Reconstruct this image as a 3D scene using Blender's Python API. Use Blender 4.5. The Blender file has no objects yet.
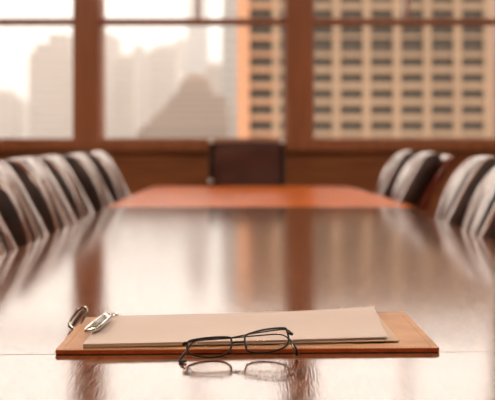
import bpy, bmesh, math, random
from mathutils import Vector, Matrix
random.seed(7)
C = bpy.context.scene.collection
sc = bpy.context.scene
# ------------------------------------------------------------------ camera, sky, sun, lamps, exposure
F = 1100.0; CX, CY = 255.0, 140.0; H = 1.03          # focal length in px, vanishing point, eye height
cam_d = bpy.data.cameras.new('camera'); cam = bpy.data.objects.new('camera', cam_d); C.objects.link(cam)
cam.location = (0, 0, H); cam.rotation_euler = (math.radians(90), 0, 0)
cam_d.sensor_width = 36; cam_d.lens = F/495*36
cam_d.shift_x = -(CX-247.5)/495; cam_d.shift_y = -(200-CY)/495
cam_d.clip_start = .05; cam_d.clip_end = 5000
cam_d.dof.use_dof = True; cam_d.dof.focus_distance = 1.45; cam_d.dof.aperture_fstop = 6.0
sc.camera = cam
sc.view_settings.view_transform = 'Standard'; sc.view_settings.look = 'None'
sc.view_settings.gamma = 1; sc.view_settings.use_curve_mapping = False
sc.view_settings.exposure = 0.12
sc.cycles.use_denoising = True
sc.cycles.max_bounces = 8; sc.cycles.diffuse_bounces = 4; sc.cycles.glossy_bounces = 4
sc.cycles.transparent_max_bounces = 12; sc.cycles.volume_bounces = 1
sc.cycles.sample_clamp_indirect = 8
sc.cycles.caustics_reflective = False

w = bpy.data.worlds.new('sky'); sc.world = w; w.use_nodes = True
nt = w.node_tree; nt.nodes.clear()
tc = nt.nodes.new('ShaderNodeTexCoord'); sp = nt.nodes.new('ShaderNodeSeparateXYZ')
rp = nt.nodes.new('ShaderNodeValToRGB'); bg = nt.nodes.new('ShaderNodeBackground'); wo = nt.nodes.new('ShaderNodeOutputWorld')
nt.links.new(tc.outputs['Generated'], sp.inputs[0]); nt.links.new(sp.outputs['Z'], rp.inputs[0])
nt.links.new(rp.outputs[0], bg.inputs[0]); nt.links.new(bg.outputs[0], wo.inputs[0])
rp.color_ramp.elements[0].position = 0.0; rp.color_ramp.elements[0].color = (.19, .15, .13, 1)
rp.color_ramp.elements[1].position = 1.0; rp.color_ramp.elements[1].color = (.30, .30, .32, 1)
for p, c in ((.06, (.225, .195, .170)), (.10, (.42, .365, .32)), (.15, (.78, .68, .59)), (.21, (.82, .71, .63)), (.35, (.80, .70, .62)), (.6, (.40, .36, .33))):
    e = rp.color_ramp.elements.new(p); e.color = (*c, 1)
bg.inputs[1].default_value = 4.6

sd = bpy.data.lights.new('sun', 'SUN'); sun = bpy.data.objects.new('sun', sd); C.objects.link(sun)
sd.energy = .8; sd.color = (1, .76, .55); sd.angle = math.radians(2)
sun.rotation_euler = Vector((-.75, -.55, .42)).to_track_quat('Z', 'Y').to_euler()

# ------------------------------------------------------------------ helpers
def P(px, py, d): return Vector(((px-CX)/F*d, d, H-(py-CY)/F*d))
def link(name, bm, mat, parent=None, smooth=False):
    me = bpy.data.meshes.new(name); bmesh.ops.recalc_face_normals(bm, faces=bm.faces); bm.to_mesh(me); bm.free()
    if smooth:
        for p in me.polygons: p.use_smooth = True
    o = bpy.data.objects.new(name, me); C.objects.link(o)
    if mat: me.materials.append(mat)
    if parent: o.parent = parent
    return o
def tag(o, label, cat, group=None, kind=None):
    if label: o['label'] = label
    if cat: o['category'] = cat
    if group: o['group'] = group
    if kind: o['kind'] = kind
    return o
def thing(name, label, cat, loc=(0,0,0), rz=0, group=None):
    o = bpy.data.objects.new(name, None); C.objects.link(o); o.location = loc; o.rotation_euler = (0,0,rz)
    o.empty_display_size = .1
    return tag(o, label, cat, group)
def struct(o): o['kind'] = 'structure'; return o
def bx(bm, lo, hi, m=None, bev=0):
    r = bmesh.ops.create_cube(bm, size=1)
    s = Vector(hi)-Vector(lo); c = (Vector(hi)+Vector(lo))/2
    for v in r['verts']:
        v.co = Vector((v.co.x*s.x, v.co.y*s.y, v.co.z*s.z))+c
        if m: v.co = m @ v.co
    if bev:
        es = list({e for v in r['verts'] for e in v.link_edges})
        bmesh.ops.bevel(bm, geom=es, offset=bev, segments=2, affect='EDGES', profile=.5)
def box(name, lo, hi, mat, parent=None, bev=0):
    bm = bmesh.new(); bx(bm, lo, hi, None, bev); return link(name, bm, mat, parent)
def tube(bm, pts, r, n=8, closed=False, flat=1.0, up=None, caps=True):
    """sweep a round (or flattened) section along points; r may be a list"""
    pts = [Vector(p) for p in pts]; N = len(pts); rings = []
    prev = None
    for i, p in enumerate(pts):
        a = pts[(i-1) % N] if (closed or i > 0) else pts[i]
        b = pts[(i+1) % N] if (closed or i < N-1) else pts[i]
        t = (b-a).normalized()
        u = Vector(up) if up else (prev if prev else (Vector((0,0,1)) if abs(t.z) < .9 else Vector((1,0,0))))
        u = (u - t*u.dot(t)).normalized(); prev = u; s = t.cross(u)
        rr = r[i] if isinstance(r, (list, tuple)) else r
        rings.append([bm.verts.new(p + u*math.cos(2*math.pi*k/n)*rr*flat + s*math.sin(2*math.pi*k/n)*rr) for k in range(n)])
    for i in range(N if closed else N-1):
        A, B = rings[i], rings[(i+1) % N]
        for k in range(n): bm.faces.new((A[k], A[(k+1) % n], B[(k+1) % n], B[k]))
    if not closed and caps:
        bm.faces.new(rings[0][::-1]); bm.faces.new(rings[-1])
def smooth_path(pts, k=6, closed=False):
    pts = [Vector(p) for p in pts]; n = len(pts); out = []
    rng = range(n) if closed else range(n-1)
    for i in rng:
        p0 = pts[(i-1) % n] if closed or i > 0 else pts[i]; p1 = pts[i]; p2 = pts[(i+1) % n]
        p3 = pts[(i+2) % n] if closed or i+2 < n else pts[(i+1) % n]
        for j in range(k):
            t = j/k
            out.append(.5*((2*p1)+(p2-p0)*t+(2*p0-5*p1+4*p2-p3)*t*t+(3*p1-p0-3*p2+p3)*t**3))
    if not closed: out.append(pts[-1])
    return out
def prism(bm, outline, z0, z1):
    a = [bm.verts.new((x, y, z0)) for x, y in outline]; b = [bm.verts.new((x, y, z1)) for x, y in outline]
    bm.faces.new(a[::-1]); bm.faces.new(b); n = len(a)
    for i in range(n): bm.faces.new((a[i], a[(i+1) % n], b[(i+1) % n], b[i]))
def lathe(bm, prof, n=24, c=(0,0,0)):
    rings = [[bm.verts.new((c[0]+r*math.cos(2*math.pi*k/n), c[1]+r*math.sin(2*math.pi*k/n), c[2]+z)) for k in range(n)] for r, z in prof]
    for A, B in zip(rings, rings[1:]):
        for k in range(n): bm.faces.new((A[k], A[(k+1) % n], B[(k+1) % n], B[k]))
    bm.faces.new(rings[0][::-1]); bm.faces.new(rings[-1])
def copy_tree(o, parent=None):
    c = o.copy(); C.objects.link(c)
    if parent: c.parent = parent
    for ch in list(o.children): copy_tree(ch, c)
    return c

# ------------------------------------------------------------------ materials
def mat(name, col, rough=.5, metal=0, spec=.5, coat=0, coat_rough=.1, emit=None, ior=1.5):
    m = bpy.data.materials.new(name); m.use_nodes = True; b = m.node_tree.nodes['Principled BSDF']
    b.inputs['Base Color'].default_value = (*col, 1); b.inputs['Roughness'].default_value = rough
    b.inputs['Metallic'].default_value = metal; b.inputs['Specular IOR Level'].default_value = spec
    b.inputs['Coat Weight'].default_value = coat; b.inputs['Coat Roughness'].default_value = coat_rough
    b.inputs['IOR'].default_value = ior
    if emit:
        b.inputs['Emission Color'].default_value = (*emit[0], 1); b.inputs['Emission Strength'].default_value = emit[1]
    return m
def varied(m, c1, c2, scale=(1,1,1), nscale=8, detail=6, bump=0, bdist=.001, lo=.35, hi=.65, rough=None, distort=0, bscale=None, bnscale=None):
    """noise-driven base colour (grain) with an optional fine bump, object space"""
    nt = m.node_tree; b = nt.nodes['Principled BSDF']
    tc = nt.nodes.new('ShaderNodeTexCoord'); mp = nt.nodes.new('ShaderNodeMapping'); mp.inputs['Scale'].default_value = scale
    nz = nt.nodes.new('ShaderNodeTexNoise'); nz.inputs['Scale'].default_value = nscale; nz.inputs['Detail'].default_value = detail
    nz.inputs['Distortion'].default_value = distort
    r = nt.nodes.new('ShaderNodeValToRGB')
    r.color_ramp.elements[0].position = lo; r.color_ramp.elements[0].color = (*c1, 1)
    r.color_ramp.elements[1].position = hi; r.color_ramp.elements[1].color = (*c2, 1)
    L = nt.links.new
    L(tc.outputs['Object'], mp.inputs[0]); L(mp.outputs[0], nz.inputs[0]); L(nz.outputs[0], r.inputs[0]); L(r.outputs[0], b.inputs['Base Color'])
    if rough:
        mr = nt.nodes.new('ShaderNodeMapRange'); mr.inputs[3].default_value, mr.inputs[4].default_value = rough
        L(nz.outputs[0], mr.inputs[0]); L(mr.outputs[0], b.inputs['Roughness'])
    if bump:
        mp2 = nt.nodes.new('ShaderNodeMapping'); mp2.inputs['Scale'].default_value = bscale or scale
        n2 = nt.nodes.new('ShaderNodeTexNoise'); n2.inputs['Scale'].default_value = bnscale or nscale; n2.inputs['Detail'].default_value = 3
        bp = nt.nodes.new('ShaderNodeBump'); bp.inputs['Strength'].default_value = bump; bp.inputs['Distance'].default_value = bdist
        L(tc.outputs['Object'], mp2.inputs[0]); L(mp2.outputs[0], n2.inputs[0]); L(n2.outputs[0], bp.inputs['Height'])
        L(bp.outputs[0], b.inputs['Normal']); 
    return m
M = {}
M['table'] = varied(mat('table_wood', (.2,.09,.05), .1, spec=.9, ior=1.65), (.06,.020,.008), (.30,.115,.05), (16,1.1,1), 12, bump=.36, bdist=.00025, bscale=(22,1.6,1), bnscale=20, rough=(.06,.13))
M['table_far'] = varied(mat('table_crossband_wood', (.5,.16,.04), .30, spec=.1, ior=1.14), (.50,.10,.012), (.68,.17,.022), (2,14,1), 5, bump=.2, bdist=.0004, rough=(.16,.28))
M['table_edge'] = varied(mat('table_edge_wood', (.1,.04,.02), .3), (.07,.025,.012), (.13,.05,.025), (2,2,20), 4)
M['wall_wood'] = varied(mat('wall_wood', (.3,.12,.05), .45), (.19,.055,.015), (.38,.125,.036), (.5,1,12), 5, lo=.3, hi=.7)
M['frame_wood'] = varied(mat('frame_wood', (.4,.16,.08), .4), (.36,.125,.05), (.44,.16,.07), (6,1,.6), 4)
M['sash'] = mat('sash_wood', (.42,.17,.09), .35)
M['plaster'] = mat('side_wall_paint', (.34,.20,.12), .7)
M['ceiling'] = mat('ceiling_paint', (.7,.62,.52), .85)
M['carpet'] = varied(mat('carpet', (.10,.06,.04), .95), (.09,.05,.035), (.14,.085,.06), (1,1,1), 120, bump=.4, bdist=.004)
M['leather'] = varied(mat('brown_leather', (.05,.02,.012), .24, spec=.7, ior=1.6, coat=.55, coat_rough=.16), (.13,.036,.013), (.20,.058,.022), (1,1,1), 9, bump=.8, bdist=.03, bscale=(8,1,3.2), bnscale=1.6)
M['leather'].node_tree.nodes['Principled BSDF'].inputs['Specular Tint'].default_value = (1,.68,.50,1)
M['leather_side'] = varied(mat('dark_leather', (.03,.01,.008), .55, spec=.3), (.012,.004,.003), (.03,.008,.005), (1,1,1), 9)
M['leather_head'] = varied(mat('plain_leather', (.04,.015,.01), .55, spec=.3), (.055,.014,.008), (.085,.022,.012), (1,1,1), 7)
M['shell'] = mat('red_brown_shell', (.16,.022,.008), .25, coat=.6)
M['chrome'] = mat('chrome', (.75,.74,.70), .12, metal=1)
M['satin'] = mat('satin_metal', (.9,.86,.8), .5, metal=1)
M['dark_chrome'] = mat('dark_chrome', (.38,.38,.34), .16, metal=1)
M['black_metal'] = mat('black_metal', (.006,.006,.007), .3, spec=.4)
M['black_plastic'] = mat('black_plastic', (.015,.013,.012), .4)
M['pad_top'] = varied(mat('tan_leather', (.5,.25,.12), .5), (.48,.24,.12), (.60,.33,.18), (1,1,1), 14, bump=.3, bdist=.0006, bnscale=300)
M['pad_edge'] = varied(mat('orange_edge', (.45,.07,.01), .4), (.36,.05,.008), (.52,.10,.02), (8,8,60), 10)
M['felt'] = mat('black_backing', (.012,.008,.007), .8)
M['paper'] = varied(mat('paper', (.72,.62,.56), .7), (.65,.55,.51), (.71,.61,.57), (1,1,1), 3)
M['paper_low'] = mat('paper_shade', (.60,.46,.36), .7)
M['kraft'] = mat('kraft_card', (.42,.29,.16), .75)
M['amber'] = mat('amber_inlay', (.25,.10,.05), .2, coat=1)
M['lens'] = None
def see_through(name, tint, ior=1.5, rough=0.0):
    m = bpy.data.materials.new(name); m.use_nodes = True; nt = m.node_tree; nt.nodes.clear()
    o = nt.nodes.new('ShaderNodeOutputMaterial'); mx = nt.nodes.new('ShaderNodeMixShader'); t = nt.nodes.new('ShaderNodeBsdfTransparent')
    g = nt.nodes.new('ShaderNodeBsdfGlossy'); f = nt.nodes.new('ShaderNodeLayerWeight'); pw = nt.nodes.new('ShaderNodeMath'); pw.operation = 'POWER'; pw.inputs[1].default_value = 5; ad = nt.nodes.new('ShaderNodeMath'); ad.operation = 'MULTIPLY_ADD'; ad.inputs[1].default_value = .5; ad.inputs[2].default_value = .004
    t.inputs[0].default_value = (*tint, 1); g.inputs['Roughness'].default_value = rough; f.inputs[0].default_value = .5
    nt.links.new(f.outputs['Facing'], pw.inputs[0]); nt.links.new(pw.outputs[0], ad.inputs[0]); nt.links.new(ad.outputs[0], mx.inputs[0]); nt.links.new(t.outputs[0], mx.inputs[1]); nt.links.new(g.outputs[0], mx.inputs[2]); nt.links.new(mx.outputs[0], o.inputs[0])
    return m
M['glass'] = see_through('window_glass', (.99,.99,.98), 1.2)
M['lens'] = see_through('spectacle_lens', (.97,.96,.95), 1.3)
M['fill_lamp'] = mat('fill_diffuser', (.9,.85,.75), .6, emit=((1,.83,.66), 34))
M['tower'] = varied(mat('tower_stone', (.6,.4,.27), .8), (.31,.215,.145), (.37,.26,.175), (1,1,1), .05)
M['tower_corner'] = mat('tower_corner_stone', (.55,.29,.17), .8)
M['tower_glass'] = varied(mat('tower_glass', (.13,.12,.1), .5, spec=.2), (.03,.03,.028), (.14,.11,.085), (1,1,1), .11)
M['step'] = mat('stepped_stone', (.24,.14,.085), .85)
M['step_band'] = mat('stepped_window_band', (.08,.05,.035), .6)
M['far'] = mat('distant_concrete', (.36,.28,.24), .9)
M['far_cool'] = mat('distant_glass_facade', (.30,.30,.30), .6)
M['ground'] = mat('city_ground', (.30,.25,.20), .9)

# ------------------------------------------------------------------ the room
YW = 7.9; T = .28
def wx(px): return (px-CX)/F*YW
def wz(py): return H-(py-CY)/F*YW
struct(box('floor', (-2.9,-4.2,-.1), (2.9,YW+T,0), M['carpet']))
struct(box('ceiling', (-2.9,-4.2,3.25), (2.9,YW+T,3.4), M['ceiling']))
struct(box('wall_left', (-3.05,-4.2,0), (-2.9,YW+T,3.25), M['plaster']))
struct(box('wall_right', (2.9,-4.2,0), (3.05,YW+T,3.25), M['plaster']))
struct(box('wall_back', (-3.05,-4.35,0), (3.05,-4.2,3.25), M['plaster']))
zs = wz(138.6); zt = 3.06
bm = bmesh.new(); bx(bm, (-2.9,YW,0), (2.9,YW+T,zs-.03)); bx(bm, (-2.9,YW,zt+.02), (2.9,YW+T,3.25))
struct(link('wall_front', bm, M['wall_wood']))
# posts between the windows: px ranges
posts = [(-160,-135), (73.5,100), (286,313), (500,527)]
edges = []
xs = [(-2.9, wx(-135))] + [(wx(a), wx(b)) for a, b in posts[1:3]] + [(wx(500), 2.9)]
for i, (a, b) in enumerate(xs):
    bm = bmesh.new(); bx(bm, (a,YW-.04,zs-.03), (b,YW+T,zt+.02), None, .008)
    struct(link('trim_%d' % (i+1), bm, M['frame_wood']))
bm = bmesh.new(); bx(bm, (-2.9,YW-.045,wz(150.5)), (2.9,YW-.001,wz(139.2)), None, .006)      # apron below the glass
struct(link('trim_5', bm, M['frame_wood']))
bm = bmesh.new(); bx(bm, (-2.9,YW-.02,wz(155)), (2.9,YW-.001,wz(152.5)), None, .004)
struct(link('trim_6', bm, M['wall_wood']))
struct(box('baseboard_front', (-2.9,YW-.02,0), (2.9,YW-.001,.12), M['frame_wood']))
TR = (wz(24), wz(19))
bars = [[-60], [197.5], [408]]
for i in range(3):
    x0, x1 = xs[i][1], xs[i+1][0]
    wdw = bpy.data.objects.new('window_%d' % (i+1), None); C.objects.link(wdw); struct(wdw)
    wdw.location = ((x0+x1)/2, YW+.05, zs-.03); off = Vector(wdw.location)
    def wpart(name, fn, m):
        bm = bmesh.new(); fn(bm)
        bmesh.ops.translate(bm, verts=bm.verts, vec=-off); return link(name, bm, m, wdw)
    t = .008
    def fr(bm):
        for (zl, zh) in ((zs-.03, TR[0]-.0), (TR[1]+.0, zt+.02)):
            bx(bm, (x0,YW+.03,zl), (x0+t,YW+.09,zh)); bx(bm, (x1-t,YW+.03,zl), (x1,YW+.09,zh))
            bx(bm, (x0+t,YW+.03,zl), (x1-t,YW+.09,zl+(t if zl > zs else .03+.002))); bx(bm, (x0+t,YW+.03,zh-t*.6), (x1-t,YW+.09,zh))
    wpart('window_frame', fr, M['sash'])
    wpart('transom', lambda bm: bx(bm, (x0,YW+.0,TR[0]), (x1,YW+.12,TR[1]), None, .004), M['frame_wood'])
    bxp = wx(bars[i][0])
    wpart('glazing_bar', lambda bm: bx(bm, (bxp-.013,YW+.02,TR[1]), (bxp+.013,YW+.10,zt+.02)), M['sash'])
    wpart('window_sill', lambda bm: bx(bm, (x0,YW-.02,zs-.03), (x1,YW+.03,zs-.004), None, .004), M['frame_wood'])
    wpart('lower_pane', lambda bm: bx(bm, (x0+t,YW+.057,zs), (x1-t,YW+.063,TR[0]-t*.6)), M['glass'])
    wpart('upper_pane', lambda bm: bx(bm, (x0+t,YW+.057,TR[1]+t), (bxp-.013,YW+.063,zt+.01)) or bx(bm, (bxp+.013,YW+.057,TR[1]+t), (x1-t,YW+.063,zt+.01)), M['glass'])

# unseen fill panels, added to brighten the room from above
fill0 = None
for i, (x, y) in enumerate(((-1.5,5.2),(1.5,5.2),(-1.5,2.2),(1.5,2.2),(-1.5,-.2),(1.5,-.2))):
    if fill0 is None:
        fill0 = thing('fill_light', 'unseen square warm fill panel added on the ceiling above the table', 'fill light', (x,y,3.25), 0, 'added fill light panels')
        bm = bmesh.new()
        for a, b in (((-.32,-.32,-.05),(.32,-.28,0)),((-.32,.28,-.05),(.32,.32,0)),((-.32,-.28,-.05),(-.28,.28,0)),((.28,-.28,-.05),(.32,.28,0))): bx(bm, a, b)
        link('fill_frame', bm, M['chrome'], fill0); box('diffuser', (-.28,-.28,-.04), (.28,.28,-.005), M['fill_lamp'], fill0)
    else:
        o = copy_tree(fill0); o.location = (x,y,3.25)

# ------------------------------------------------------------------ the city outside
GZ = -60
struct(box('ground', (-900,60,GZ-2), (900,2500,GZ), M['ground']))
D = 220.; s = D/F
def tx(px): return (px-CX)*s
def tz(py): return H+(CY-py)*s
tw = thing('office_tower', 'large beige office tower with a regular grid of dark windows, filling the right windows', 'building', (tx(370),D,GZ))
off = Vector(tw.location)
def tpart(name, bm, m, parent=tw, o=None):
    bmesh.ops.translate(bm, verts=bm.verts, vec=-(o or off)); return link(name, bm, m, parent)
X0, X1 = tx(237), tx(237+14*30.3+20); ZT = tz(-24)
bm = bmesh.new(); bx(bm, (X0+.3,D+1.2,GZ), (X1-.3,D+30,ZT-1)); tpart('core_wall', bm, M['tower'])
cols = [261+30.3*i for i in range(15)]; rows = [126-16*k for k in range(-18, 9)]
bm = bmesh.new()
for i in range(15):                                  # piers between window columns
    c = cols[i]+15.1
    if c < 237+14*30.3+20: bx(bm, (tx(c-3.7), D, GZ), (tx(c+3.7), D+1.3, ZT))
for k, r in enumerate(rows):                         # spandrels
    top = r-16+5.0; bot = r-5.0
    if abs(r-46) < 1: bot = r-8; 
    if abs(r-62) < 1: top = r-16+6.5
    bx(bm, (X0, D+.35, tz(bot)), (X1, D+1.3, tz(top)))
tpart('facade_grid', bm, M['tower'])
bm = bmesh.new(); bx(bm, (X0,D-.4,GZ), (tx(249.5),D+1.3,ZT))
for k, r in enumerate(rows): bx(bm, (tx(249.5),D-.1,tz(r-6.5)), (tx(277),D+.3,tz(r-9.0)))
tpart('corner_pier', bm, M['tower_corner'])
bm = bmesh.new(); bx(bm, (X0-.5,D-.6,ZT), (X1+.5,D+30.5,ZT+2.4)); tpart('parapet', bm, M['tower'])
wbm = bmesh.new(); bx(wbm, (-3.0,0,-1.0), (-.06,.12,1.0)); bx(wbm, (.06,0,-1.0), (3.0,.12,1.0)); bx(wbm, (-.06,-.12,-1.0), (.06,.12,1.0))
win = None; rest = bmesh.new()
for i, c in enumerate(cols):
    for k, r in enumerate(rows):
        if tx(c)+3 > X1: continue
        if i < 9 and 0 < r < 140:
            if win is None: win = link('window', wbm, M['tower_glass'], tw)
            else: w2 = win.copy(); C.objects.link(w2); win = w2
            win.location = Vector((tx(c), D+1.05, tz(r))) - off
            if abs(r-46) < 1: win.location.z += .3; win.scale = (1,1,1.5)
            else: win.scale = (1,1,1)
        else: bx(rest, (tx(c)-3.0,D+1.05,tz(r)-1.0), (tx(c)+3.0,D+1.17,tz(r)+1.0))
o = tpart('window', rest, M['tower_glass']); o['kind'] = 'stuff'
# stepped building
D2 = 420.; s2 = D2/F
st = thing('stepped_building', 'brown stepped building with banded terraces and a domed top, seen through the middle window', 'building', ((180-CX)*s2, D2, GZ)); o2 = Vector(st.location)
tiers = [(130,228,140,300),(136,228,131,140),(142,228,124,131),(149,228,117,124),(155,227,111,117),(161,226,105,111),(166,226,99,105),(170,225,94,99),(176,210,86,94),(179,207,80,86)]
bm = bmesh.new(); bb = bmesh.new()
for n, (a, b, t_, bo) in enumerate(tiers):
    zlo = max(GZ, H+(CY-bo)*s2); zhi = H+(CY-t_)*s2
    ins = n*.9
    bx(bm, ((a-CX)*s2, D2+ins, zlo), ((b-CX)*s2, D2+34-ins*.5, zhi))
    if n: 
        yy = bo-1.2
        while yy > t_+1.5:
            bx(bb, ((a+1-CX)*s2, D2+ins-.3, H+(CY-yy)*s2), ((b-1-CX)*s2, D2+ins+.2, H+(CY-yy+2.6)*s2)); yy -= 6
    else:
        for q in range(12): bx(bb, ((a+1-CX)*s2, D2+ins-.3, H-q*1.4-.9), ((b-1-CX)*s2, D2+ins+.2, H-q*1.4-.2))
tpart('terraces', bm, M['step'], st, o2); tpart('window_bands', bb, M['step_band'], st, o2)
bm = bmesh.new(); R = 12*s2
lathe(bm, [(R,0),(R,1.0),(R*.92,1.6),(R*.72,2.5),(R*.4,3.2),(R*.1,3.5)], 24, ((193-CX)*s2, D2+15, H+(CY-80)*s2)); tpart('dome', bm, M['step'], st, o2)
bm = bmesh.new(); lathe(bm, [(.8,0),(.8,1.8),(.4,2.6),(.1,3.2)], 12, ((178-CX)*s2, D2+10, H+(CY-80)*s2)); tpart('finial', bm, M['chrome'], st, o2)
# hazy high-rises: (blocks (x0,x1,top)), distance, material, label
def high_rise(blocks, d, m, label, depth=30):
    q = d/F; bl0 = blocks[0]; x = ((bl0[0]+bl0[1])/2-CX)*q
    t_ = thing('high_rise', label, 'building', (x, d, GZ), 0, 'hazy high-rises beyond the windows'); o_ = Vector(t_.location)
    bm = bmesh.new(); fb = bmesh.new()
    for n, (a, b, top) in enumerate(blocks):
        bx(bm, ((a-CX)*q, d+n*2, GZ), ((b-CX)*q, d+depth-n*2, H+(CY-top)*q))
        k = 0; z = H+(CY-top)*q-3
        while z > -6:
            bx(fb, ((a+.8-CX)*q, d+n*2-.25, z-1.4), ((b-.8-CX)*q, d+n*2+.1, z)); z -= 4.2
    tpart('block', bm, m, t_, o_); tpart('window_bands', fb, M['tower_glass'], t_, o_)
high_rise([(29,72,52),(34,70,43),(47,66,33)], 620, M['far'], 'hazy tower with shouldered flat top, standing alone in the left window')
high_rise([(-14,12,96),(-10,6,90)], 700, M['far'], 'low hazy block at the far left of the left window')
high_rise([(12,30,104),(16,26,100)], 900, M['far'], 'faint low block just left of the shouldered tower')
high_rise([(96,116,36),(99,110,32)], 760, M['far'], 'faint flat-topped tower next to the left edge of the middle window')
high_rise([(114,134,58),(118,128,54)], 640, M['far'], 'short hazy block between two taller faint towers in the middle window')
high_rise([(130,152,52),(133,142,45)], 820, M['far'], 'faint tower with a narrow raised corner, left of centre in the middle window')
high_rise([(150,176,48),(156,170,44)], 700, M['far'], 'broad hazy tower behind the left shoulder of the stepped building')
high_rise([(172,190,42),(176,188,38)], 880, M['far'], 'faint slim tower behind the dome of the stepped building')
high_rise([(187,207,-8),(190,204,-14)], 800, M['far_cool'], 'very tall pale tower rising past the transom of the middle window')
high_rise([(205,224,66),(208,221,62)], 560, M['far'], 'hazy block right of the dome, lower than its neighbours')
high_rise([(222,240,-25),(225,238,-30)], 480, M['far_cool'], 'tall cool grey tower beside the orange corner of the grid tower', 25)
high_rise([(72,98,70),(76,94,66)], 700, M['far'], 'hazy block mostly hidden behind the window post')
# haze bank between the towers
hm = bpy.data.materials.new('haze'); hm.use_nodes = True; n = hm.node_tree; n.nodes.clear()
vo = n.nodes.new('ShaderNodeOutputMaterial'); vs = n.nodes.new('ShaderNodeVolumeScatter'); n.links.new(vs.outputs[0], vo.inputs['Volume'])
vs.inputs['Color'].default_value = (1,.90,.84,1); vs.inputs['Density'].default_value = .0014; vs.inputs['Anisotropy'].default_value = .3
hz = box('haze', (-700,222,GZ+1), (700,1600,150), hm); tag(hz, 'warm city haze hanging between the distant towers', 'haze', kind='stuff')

# ------------------------------------------------------------------ conference table
TZ = .75
tb = thing('conference_table', 'long polished brown wooden conference table with orange veneer at its far end', 'table', (0,2.5,0)); to = Vector(tb.location)
def edgeL(y): return [( -2,-.55),(0,-.60),(2.6,-.612),(4,-.615),(5.4,-.620),(6.2,-.622),(6.72,-.618)]
def interp(tab, y):
    for (a, va), (b, vb) in zip(tab, tab[1:]):
        if a <= y <= b: return va+(vb-va)*(y-a)/(b-a)
    return tab[-1][1] if y > tab[-1][0] else tab[0][1]
LT = edgeL(0); RT = [(-2,.60),(0,.645),(3,.662),(4.1,.670),(4.7,.668),(5.5,.640),(6.2,.600),(6.72,.565)]
def leaf(ya0, ya1, yb0, yb1, name, m, thick=.045):
    """panel between front line (left ya0, right ya1) and back line (yb0, yb1)"""
    n = 14; out = []
    L_ = [ya0+(yb0-ya0)*i/n for i in range(n+1)]; R_ = [yb1+(ya1-yb1)*i/n for i in range(n+1)]
    out = [(interp(LT, y), y) for y in L_] + [(interp(RT, y), y) for y in R_]
    bm = bmesh.new(); prism(bm, out, TZ-thick, TZ)
    es = [e for e in bm.edges if all(abs(v.co.z-TZ) < 1e-6 for v in e.verts)]
    bmesh.ops.bevel(bm, geom=es, offset=.0012, segments=1, affect='EDGES')
    bmesh.ops.translate(bm, verts=bm.verts, vec=-to); return link(name, bm, m, tb)
leaf(-2, -2, 1.4264, 1.4648, 'tabletop_panel', M['table'])
leaf(1.4266, 1.4650, 4.60, 4.60, 'tabletop_panel', M['table'])
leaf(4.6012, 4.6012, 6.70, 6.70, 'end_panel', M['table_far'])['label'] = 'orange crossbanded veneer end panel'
bm = bmesh.new(); 
ol = [(interp(LT, y)+.04, y) for y in [-1.95+8.6*i/20 for i in range(21)]] + [(interp(RT, y)-.04, y) for y in [6.65-8.6*i/20 for i in range(21)]]
prism(bm, ol, TZ-.085, TZ-.045); bmesh.ops.translate(bm, verts=bm.verts, vec=-to); link('apron', bm, M['table_edge'], tb)
for y in (-1.2, 2.3, 5.8):
    bm = bmesh.new(); bx(bm, (-.05,y-.35,.05), (.07,y+.35,TZ-.085), None, .01); bx(bm, (-.11,y-.4,0), (.13,y+.4,.05), None, .01)
    bmesh.ops.translate(bm, verts=bm.verts, vec=-to); link('pedestal', bm, M['table_edge'], tb)

# ------------------------------------------------------------------ chairs
def cushion(bm, W, T_, path, nch, amp, nu=48, round_top=True):
    """padded back lofted along path (y,z); channelled front (towards +Y)"""
    rings = []; N = len(path)
    for i, (y, z) in enumerate(path):
        a = path[max(i-1,0)]; b = path[min(i+1,N-1)]; t = Vector((0, b[0]-a[0], b[1]-a[1])).normalized(); nrm = Vector((0, t.z, -t.y))
        v = i/(N-1); e = 1.0
        if v > .88: e = math.sqrt(max(0, 1-((v-.88)/.12)**2))*.85+.15
        if v < .06: e = .5+.5*v/.06
        ws = 1-.02*math.cos(v*3) - (.14*((v-.75)/.25)**3 if v > .75 else 0)
        ring = []
        for k in range(nu):
            th = 2*math.pi*k/nu; c, s_ = math.cos(th), math.sin(th)
            px = math.copysign(abs(c)**.42, c)*W/2*ws; pt = math.copysign(abs(s_)**.55, s_)*T_/2*e
            if s_ > 0 and abs(px) < W*.49:
                ch = abs(math.sin(math.pi*nch*(px/W+.5)))
                pt -= amp*(1-ch**.5)*e*min(1, s_*1.6)*(1 if v < .96 else .3)
                pt += .010*math.sin(v*math.pi)*e + .006*math.sin(v*9+px*8)*e
            ring.append(bm.verts.new(Vector((px, y, z)) + nrm*pt))
        rings.append(ring)
    for A, B in zip(rings, rings[1:]):
        for k in range(nu): bm.faces.new((A[k], A[(k+1)%nu], B[(k+1)%nu], B[k]))
    bm.faces.new(rings[0][::-1]); bm.faces.new(rings[-1])
def back_path(n=36, z0=.47, z1=.985, y0=-.20, lean=.17):
    out = []
    for i in range(n):
        t = 1-(1-i/(n-1))**1.25 if True else i/(n-1)
        out.append((y0-.035*t-(lean-.035)*t**4.2+.010*math.sin(t*2*math.pi), z0+(z1-z0)*t))
    return out
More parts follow.
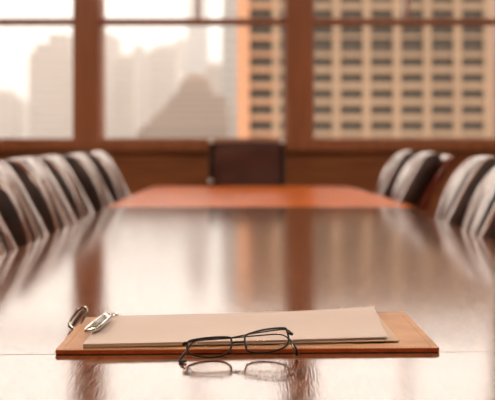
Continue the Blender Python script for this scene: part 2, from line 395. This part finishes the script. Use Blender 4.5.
def make_chair(label, kind, group):
    head = kind == 'head'
    r = thing('office_chair', label, 'chair', (0,0,0), 0, group)
    W = .475 if head else .405
    path = back_path(lean=.07 if head else .17, z1=1.0 if head else .957)
    bm = bmesh.new(); cushion(bm, W-(.05 if head else 0), .055 if head else .085, path, 1 if head else 3, .003 if head else .028)
    bk = link('backrest', bm, M['leather_head'] if head else M['leather'], r, True)
    if not head:                                                    # shade on the cushion sides, put in as darker leather
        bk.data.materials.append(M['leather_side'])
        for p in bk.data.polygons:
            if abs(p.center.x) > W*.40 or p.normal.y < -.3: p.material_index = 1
    sh = [(y-(.04 if head else .062), z-.006) for y, z in path]                       # outer shell behind the cushion
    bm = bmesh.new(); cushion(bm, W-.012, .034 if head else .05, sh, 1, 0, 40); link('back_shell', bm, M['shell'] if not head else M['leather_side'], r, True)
    if head:
        for s_ in (-1, 1):
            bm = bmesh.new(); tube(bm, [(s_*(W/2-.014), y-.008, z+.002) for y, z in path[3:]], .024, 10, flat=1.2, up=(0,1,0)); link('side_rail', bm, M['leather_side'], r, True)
            for zz, yy in ((1.018, path[-1][0]-.02),) + (((.765, -.235),) if s_ > 0 else ()):
                bm = bmesh.new(); bmesh.ops.create_uvsphere(bm, u_segments=16, v_segments=10, radius=.017, matrix=Matrix.Translation((s_*(W/2-.008), yy+.024, zz))); link('glint_ball', bm, M['satin'], r, True)  # pale metal balls added for the glints at the chair corners
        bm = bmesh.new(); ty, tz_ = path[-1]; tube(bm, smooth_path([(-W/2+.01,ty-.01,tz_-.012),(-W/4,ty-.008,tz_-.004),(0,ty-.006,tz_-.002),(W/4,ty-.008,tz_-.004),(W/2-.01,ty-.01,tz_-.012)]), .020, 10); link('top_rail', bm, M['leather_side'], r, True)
    else:
        for s_ in (-1, 1):                                          # dark strips added for the shade in the channel valleys
            bm = bmesh.new(); ww = []
            for i in range(1, len(path)-3):
                a, b = path[i-1], path[i+1]; t_ = Vector((0, b[0]-a[0], b[1]-a[1])).normalized()
                ww.append(Vector((s_*W/6, path[i][0], path[i][1])) + Vector((0, t_.z, -t_.y))*.036)
            tube(bm, ww, .0105, 8); link('valley_shade', bm, M['leather_side'], r, True)
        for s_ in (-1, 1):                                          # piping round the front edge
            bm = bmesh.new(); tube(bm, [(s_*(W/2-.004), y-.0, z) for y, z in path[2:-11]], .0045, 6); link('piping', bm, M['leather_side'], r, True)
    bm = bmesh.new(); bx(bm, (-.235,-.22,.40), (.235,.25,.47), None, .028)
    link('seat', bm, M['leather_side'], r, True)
    for s_ in (-1, 1):
        bm = bmesh.new(); tube(bm, smooth_path([(s_*.255,-.20,.43),(s_*.27,-.19,.56),(s_*.27,-.15,.625),(s_*.27,.02,.64),(s_*.265,.10,.60),(s_*.255,.12,.43)]), .014, 8)
        a = link('armrest', bm, M['black_metal'], r, True)
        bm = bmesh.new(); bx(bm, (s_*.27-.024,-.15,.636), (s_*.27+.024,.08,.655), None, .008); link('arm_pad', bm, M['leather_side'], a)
    bm = bmesh.new(); bx(bm, (-.04,-.285,.40), (.04,-.20,.56), None, .01); bx(bm, (-.1,-.2,.375), (.1,.12,.402), None, .006); link('bracket', bm, M['black_metal'], r)
    bm = bmesh.new(); lathe(bm, [(.03,.09),(.03,.26),(.018,.262),(.018,.38)], 16); link('gas_post', bm, M['chrome'], r, True)
    for k in range(5):
        a = math.radians(72*k+18); dx, dy = math.cos(a), math.sin(a)
        bm = bmesh.new(); tube(bm, [(dx*.01,dy*.01,.105),(dx*.15,dy*.15,.09),(dx*.26,dy*.26,.07)], [.026,.02,.013], 8)
        lg = link('leg', bm, M['chrome'], r, True)
        bm = bmesh.new(); c = Vector((dx*.26,dy*.26,.027)); ax = Vector((-dy,dx,0))
        for sgn in (-1, 1): tube(bm, [c+ax*sgn*.006, c+ax*sgn*.022], .027, 14)
        tube(bm, [c, c+Vector((0,0,.05))], .006, 8); link('caster', bm, M['black_plastic'], lg)
    return r
chair = make_chair('', 'side', 'leather chairs down both sides of the table')
FR = .205
LB = [ # far front edge distance, front x, turn, label
 (2.90,-.63,0,'brown leather chair cut off by the left picture edge, nearest in its row'),
 (3.36,-.63,2,'channelled brown leather chair at the left row, second from the camera'),
 (3.77,-.620,-2,'brown leather chair third in the left row, its back pressed against the one behind'),
 (4.31,-.635,1,'brown leather chair fourth in the left row, mostly hidden behind the third one'),
 (4.90,-.635,1,'brown leather chair fifth in the left row, dark side clearly visible'),
 (5.56,-.645,-2,'last brown leather chair of the left row, nearest the windows')]
RB = [
 (3.02,.675,0,'leather chair cut off at the right picture edge, only its front edge showing'),
 (3.52,.665,1,'pale-shining leather chair at the right row, partly cut off by the picture edge'),
 (4.08,.668,-1,'shining leather chair beside the wide gap in the right row, wavy red-brown side'),
 (5.32,.665,1,'leather chair just beyond the wide gap in the right row'),
 (5.98,.660,-1,'last leather chair of the right row, nearest the windows')]
first = True
for side, lst in ((1, LB), (-1, RB)):
    for d2, xf, turn, lab in lst:
        o = chair if first else copy_tree(chair); first = False
        o.location = (xf + side*FR, d2-.215, 0); o.rotation_euler = (0,0,math.radians(-90*side+turn)); o['label'] = lab
hc = make_chair('plain dark brown leather chair at the far head of the table, facing the camera', 'head', None)
hc.location = (-.052, 6.80, 0); hc.rotation_euler = (0,0,math.pi)

# ------------------------------------------------------------------ leather writing pad, papers, clips
PT = TZ+.0068
def quad_slab(name, pts, z0, z1, m, parent=None, rad=.006, o=Vector()):
    """rounded-corner slab from four (x,y) corners"""
    out = []; n = len(pts)
    for i in range(n):
        p = Vector(pts[i]); a = (Vector(pts[i-1])-p).normalized(); b = (Vector(pts[(i+1)%n])-p).normalized()
        for j in range(5):
            t = j/4; q = p+a*rad*(1-t)**2+b*rad*t**2; out.append((q.x, q.y))
    bm = bmesh.new(); prism(bm, out, z0, z1); bmesh.ops.translate(bm, verts=bm.verts, vec=-o); return link(name, bm, m, parent)
pc = [(-.2605,1.431),(.2435,1.447),(.239,1.751),(-.264,1.697)]
pad = thing('writing_pad', 'tan leather desk pad board with orange edges lying on the table in front', 'desk pad', (0,1.58,TZ)); po = Vector(pad.location)
def inset(pts, k): 
    c = sum((Vector(p) for p in pts), Vector((0,0)))/len(pts); return [tuple(Vector(p)+(c-Vector(p)).normalized()*k) for p in pts]
quad_slab('backing', inset(pc,.002), TZ+.0002, TZ+.0014, M['felt'], pad, .006, po)
quad_slab('board', pc, TZ+.0014, TZ+.0058, M['pad_edge'], pad, .006, po)['label'] = 'orange board edge'
quad_slab('leather_cover', inset(pc,.0012), TZ+.0058, PT, M['pad_top'], pad, .006, po)
bm = bmesh.new(); ii = inset(pc, .012)
# stitched line along the cover edge
for a, b in zip(ii, ii[1:]+ii[:1]):
    A, B = Vector((*a,PT+.0001)), Vector((*b,PT+.0001)); nn = int((B-A).length/.006)
    for k in range(nn):
        p = A+(B-A)*((k+.2)/nn); q = A+(B-A)*((k+.75)/nn); tube(bm, [p-po, q-po], .0004, 4)
link('stitching', bm, M['kraft'], pad)

def sheet(name, pts, z, th, m, lift=None, nx=24, ny=10):
    """sheet from corners FL FR BR BL; lift(u,v) adds height"""
    FL, FR_, BR, BL = [Vector(p) for p in pts]; bm = bmesh.new(); g = [[], []]
    cx = sum((Vector(p) for p in pts), Vector((0,0)))/4
    for s_ in (0, 1):
        for j in range(ny+1):
            v = j/ny; row = []
            for i in range(nx+1):
                u = i/nx; p = (FL*(1-u)+FR_*u)*(1-v)+(BL*(1-u)+BR*u)*v
                row.append(bm.verts.new((p.x-cx.x, p.y-cx.y, (lift(u,v) if lift else 0)+th*s_)))
            g[s_].append(row)
    for s_ in (0, 1):
        for j in range(ny):
            for i in range(nx): bm.faces.new((g[s_][j][i], g[s_][j][i+1], g[s_][j+1][i+1], g[s_][j+1][i]))
    A, B = g; 
    for i in range(nx):
        bm.faces.new((A[0][i],A[0][i+1],B[0][i+1],B[0][i])); bm.faces.new((A[ny][i],A[ny][i+1],B[ny][i+1],B[ny][i]))
    for j in range(ny):
        bm.faces.new((A[j][0],A[j+1][0],B[j+1][0],B[j][0])); bm.faces.new((A[j][nx],A[j+1][nx],B[j+1][nx],B[j][nx]))
    o = link(name, bm, m); o.location = (cx.x, cx.y, z)
    return o
z = PT+.0002
o = sheet('folder', [(-.2245,1.4385),(.172,1.487),(.182,1.705),(-.226,1.668)], z, .0022, M['kraft']); tag(o, 'kraft card folder at the bottom of the paper pile on the pad', 'folder'); z += .0023
o = sheet('paper_sheet', [(-.2245,1.4385),(.1945,1.481),(.190,1.71),(-.226,1.668)], z, .0006, M['paper_low']); tag(o, 'loose sheet whose right corner sticks out beyond the pile', 'paper', 'papers on the desk pad'); z += .0007
o = sheet('notepad', [(-.2245,1.4382),(.176,1.486),(.183,1.715),(-.226,1.668)], z, .0022, M['paper_low']); tag(o, 'thin block of paper sandwiched in the middle of the pile', 'notepad'); z += .0023
def lf(k):
    return lambda u, v: k*(max(0,(u-.45)/.55)**2)*(.25+.75*v)
o = sheet('paper_sheet', [(-.225,1.438),(.180,1.485),(.185,1.718),(-.227,1.668)], z, .0004, M['paper'], lf(.0022)); tag(o, 'white sheet second from the top of the pile, corner slightly lifted', 'paper', 'papers on the desk pad'); z += .0006
o = sheet('paper_sheet', [(-.225,1.438),(.1775,1.4835),(.187,1.725),(-.227,1.668)], z, .0004, M['paper'], lf(.0055)); tag(o, 'topmost pale sheet of the pile with its far right corner curling up', 'paper', 'papers on the desk pad')
ZTOP = z+.0004
# long chrome clip lying on the left margin of the paper
def clip(name, label, p0, p1, wdt, ht, up, parts=True):
    """oblong chrome clip from p0 to p1: rim, inlay, hinge knob"""
    p0, p1 = Vector(p0), Vector(p1); L = (p1-p0).length; c = (p0+p1)/2
    r = thing(name, label, 'clip', c); ax = (p1-p0).normalized(); up = Vector(up); up = (up-ax*up.dot(ax)).normalized(); sd_ = ax.cross(up)
    def loc(a, b, h): return ax*a+sd_*b+up*h
    loop = []
    for k in range(32):
        t = 2*math.pi*k/32; cc, ss = math.cos(t), math.sin(t)
        loop.append(loc(math.copysign(abs(cc)**.6,cc)*L/2, math.copysign(abs(ss)**.5,ss)*wdt/2*(1-.15*cc), ht*.5+ht*.12*math.cos(t)))
    bm = bmesh.new(); tube(bm, loop, .0017, 8, closed=True, flat=1.6, up=up); link('rim', bm, M['chrome'] if parts else M['dark_chrome'], r, True)
    bm = bmesh.new(); nn = 14; lo_ = []
    vs_ = [[bm.verts.new(loc((i/nn-.5)*L*.84, sg*wdt*.30*math.sqrt(max(.06,1-(2*i/nn-1)**4)), ht*(.35+zz))) for i in range(nn+1)] for zz in (0,.35) for sg in (-1,1)]
    a, b, c_, d_ = vs_
    for i in range(nn):
        for q, w_ in ((a,b),(c_,d_),(a,c_),(b,d_)): bm.faces.new((q[i],q[i+1],w_[i+1],w_[i]))
    bm.faces.new((a[0],b[0],d_[0],c_[0])); bm.faces.new((a[-1],b[-1],d_[-1],c_[-1]))
    link('inlay', bm, M['amber'] if not parts else M['chrome'], r)
    bm = bmesh.new(); tube(bm, smooth_path([loc(-L*.44,0,ht*.2),loc(-L*.3,0,ht*.95),loc(0,0,ht*1.05),loc(L*.3,0,ht*.9),loc(L*.44,0,ht*.3)]), .0016, 8, flat=.6, up=up); link('spring_bar', bm, M['chrome'] if parts else M['black_metal'], r, True)
    if parts: bm = bmesh.new(); tube(bm, [loc(L*.47,-wdt*.55,ht*.4), loc(L*.47,wdt*.75,ht*.4)], .0032, 12); link('knob', bm, M['chrome'], r, True)
    return r
clip('paper_clip', 'long chrome clip holding the left margin of the paper pile', (-.2235,1.505,ZTOP+.0016), (-.2165,1.620,ZTOP+.0016), .022, .012, (-.25,0,1))
clip('metal_loop_clip', 'oval chrome loop clip with amber inlay leaning at the far left corner of the pad', (-.2715,1.622,TZ+.0015), (-.2595,1.670,TZ+.0225), .015, .006, (.5,-.75,.6), False)

# ------------------------------------------------------------------ spectacles, folded, leaning by the pad
gl = thing('eyeglasses', 'folded black metal spectacles with narrow rectangular lenses in front of the pad', 'glasses', (-.02,1.405,TZ)); go = Vector(gl.location)
def G(px, py, back=0):
    d = 1.408
    for _ in range(12):
        x = (px-CX)/F*d; zz = H-(py-CY)/F*d-TZ; d = 1.4065+(x+.03)*.16+zz*.62
    d += back
    return Vector(((px-CX)/F*d, d, H-(py-CY)/F*d)) - go
LR = [[(188,342),(197,339.2),(213,337.3),(228,337.2),(231.3,339.5),(231.2,347),(229,351.5),(223,355.5),(213,357.4),(200,356.6),(190,353.8),(187.6,350)],
      [(245.2,336.5),(253,332.5),(267,329.2),(283,328),(286.6,330),(288.6,338),(287.6,343.5),(283,348),(272,351.8),(259,353),(249,351.3),(246,347.5)]]
for k, pl in enumerate(LR):
    path = smooth_path([G(*p) for p in pl], 5, True)
    bm = bmesh.new(); tube(bm, path, .0014, 8, closed=True, flat=.9); rm = link('rim', bm, M['black_metal'], gl, True)
    bm = bmesh.new(); nrm = Vector((-.15,-1,.5)).normalized(); c = sum(path, Vector())/len(path)
    f1 = [bm.verts.new(p+nrm*.0004) for p in path]; f2 = [bm.verts.new(p-nrm*.0004) for p in path]
    a = bm.verts.new(c+nrm*.0006); b = bm.verts.new(c-nrm*.0002); n_ = len(path)
    for i in range(n_):
        j = (i+1)%n_; bm.faces.new((f1[i],f1[j],a)); bm.faces.new((f2[j],f2[i],b)); bm.faces.new((f1[i],f2[i],f2[j],f1[j]))
    link('lens', bm, M['lens'], rm, True)
bm = bmesh.new(); tube(bm, smooth_path([G(231.4,343.5),G(235,342.4),G(240,342.2),G(245.5,341.6)], 5), .0014, 8); link('bridge', bm, M['black_metal'], gl, True)
for k, (bx_, ex) in enumerate((((232,345),(229.5,349)), ((244.5,343),(247.5,347)))):
    bm = bmesh.new(); tube(bm, smooth_path([G(*bx_), G(*bx_,.004), G(*ex,.007)],4), .0006, 6)
    pd_ = link('nose_pad', bm, M['chrome'], gl, True)
# hinges
for pts in ([G(188,343.5),G(185,343.2),G(183.4,344.5,.003)], [G(287,333),G(290,333.2),G(292,334.2,.003)]):
    bm = bmesh.new(); tube(bm, smooth_path(pts,4), .0022, 8); link('hinge', bm, M['black_metal'], gl, True)
def W_(x, y, z): return Vector((x, y, z))-go
# temples folded behind the lenses, curved tips reaching down to the table
tl = smooth_path([G(183.4,344.5,.004), G(196,340.8,.006), G(230,338.2,.012), G(262,335.2,.014), G(280,334.5,.010), G(289,339,.006), W_(.0498,1.4165,TZ+.015), W_(.0548,1.4140,TZ+.0032)], 8)
n_ = len(tl); bm = bmesh.new(); tube(bm, tl, [.0009+.0021*max(0,(i/n_-.66)/.34)**.6 if i/n_ > .66 else .0009 for i in range(n_)], 8)
t1 = link('temple', bm, M['black_metal'], gl, True)
bm = bmesh.new(); tube(bm, [p+Vector((-.001,-.0018,.0006)) for p in tl[int(n_*.80):-3]], .0009, 6); link('tip_inlay', bm, M['chrome'], t1, True)
tr = smooth_path([G(292,334.2,.004), G(284,329.5,.006), G(250,334,.008), G(229,338.0,.008), G(197,340.6,.008), G(188,349,.005), W_(-.0895,1.392,TZ+.009), W_(-.0950,1.385,TZ+.0022), W_(-.0905,1.380,TZ+.0019), W_(-.0870,1.3835,TZ+.0022)], 7)
n_ = len(tr); bm = bmesh.new(); tube(bm, tr, [.0009 if i/n_ < .6 else .0018 for i in range(n_)], 8); link('temple', bm, M['black_metal'], gl, True)
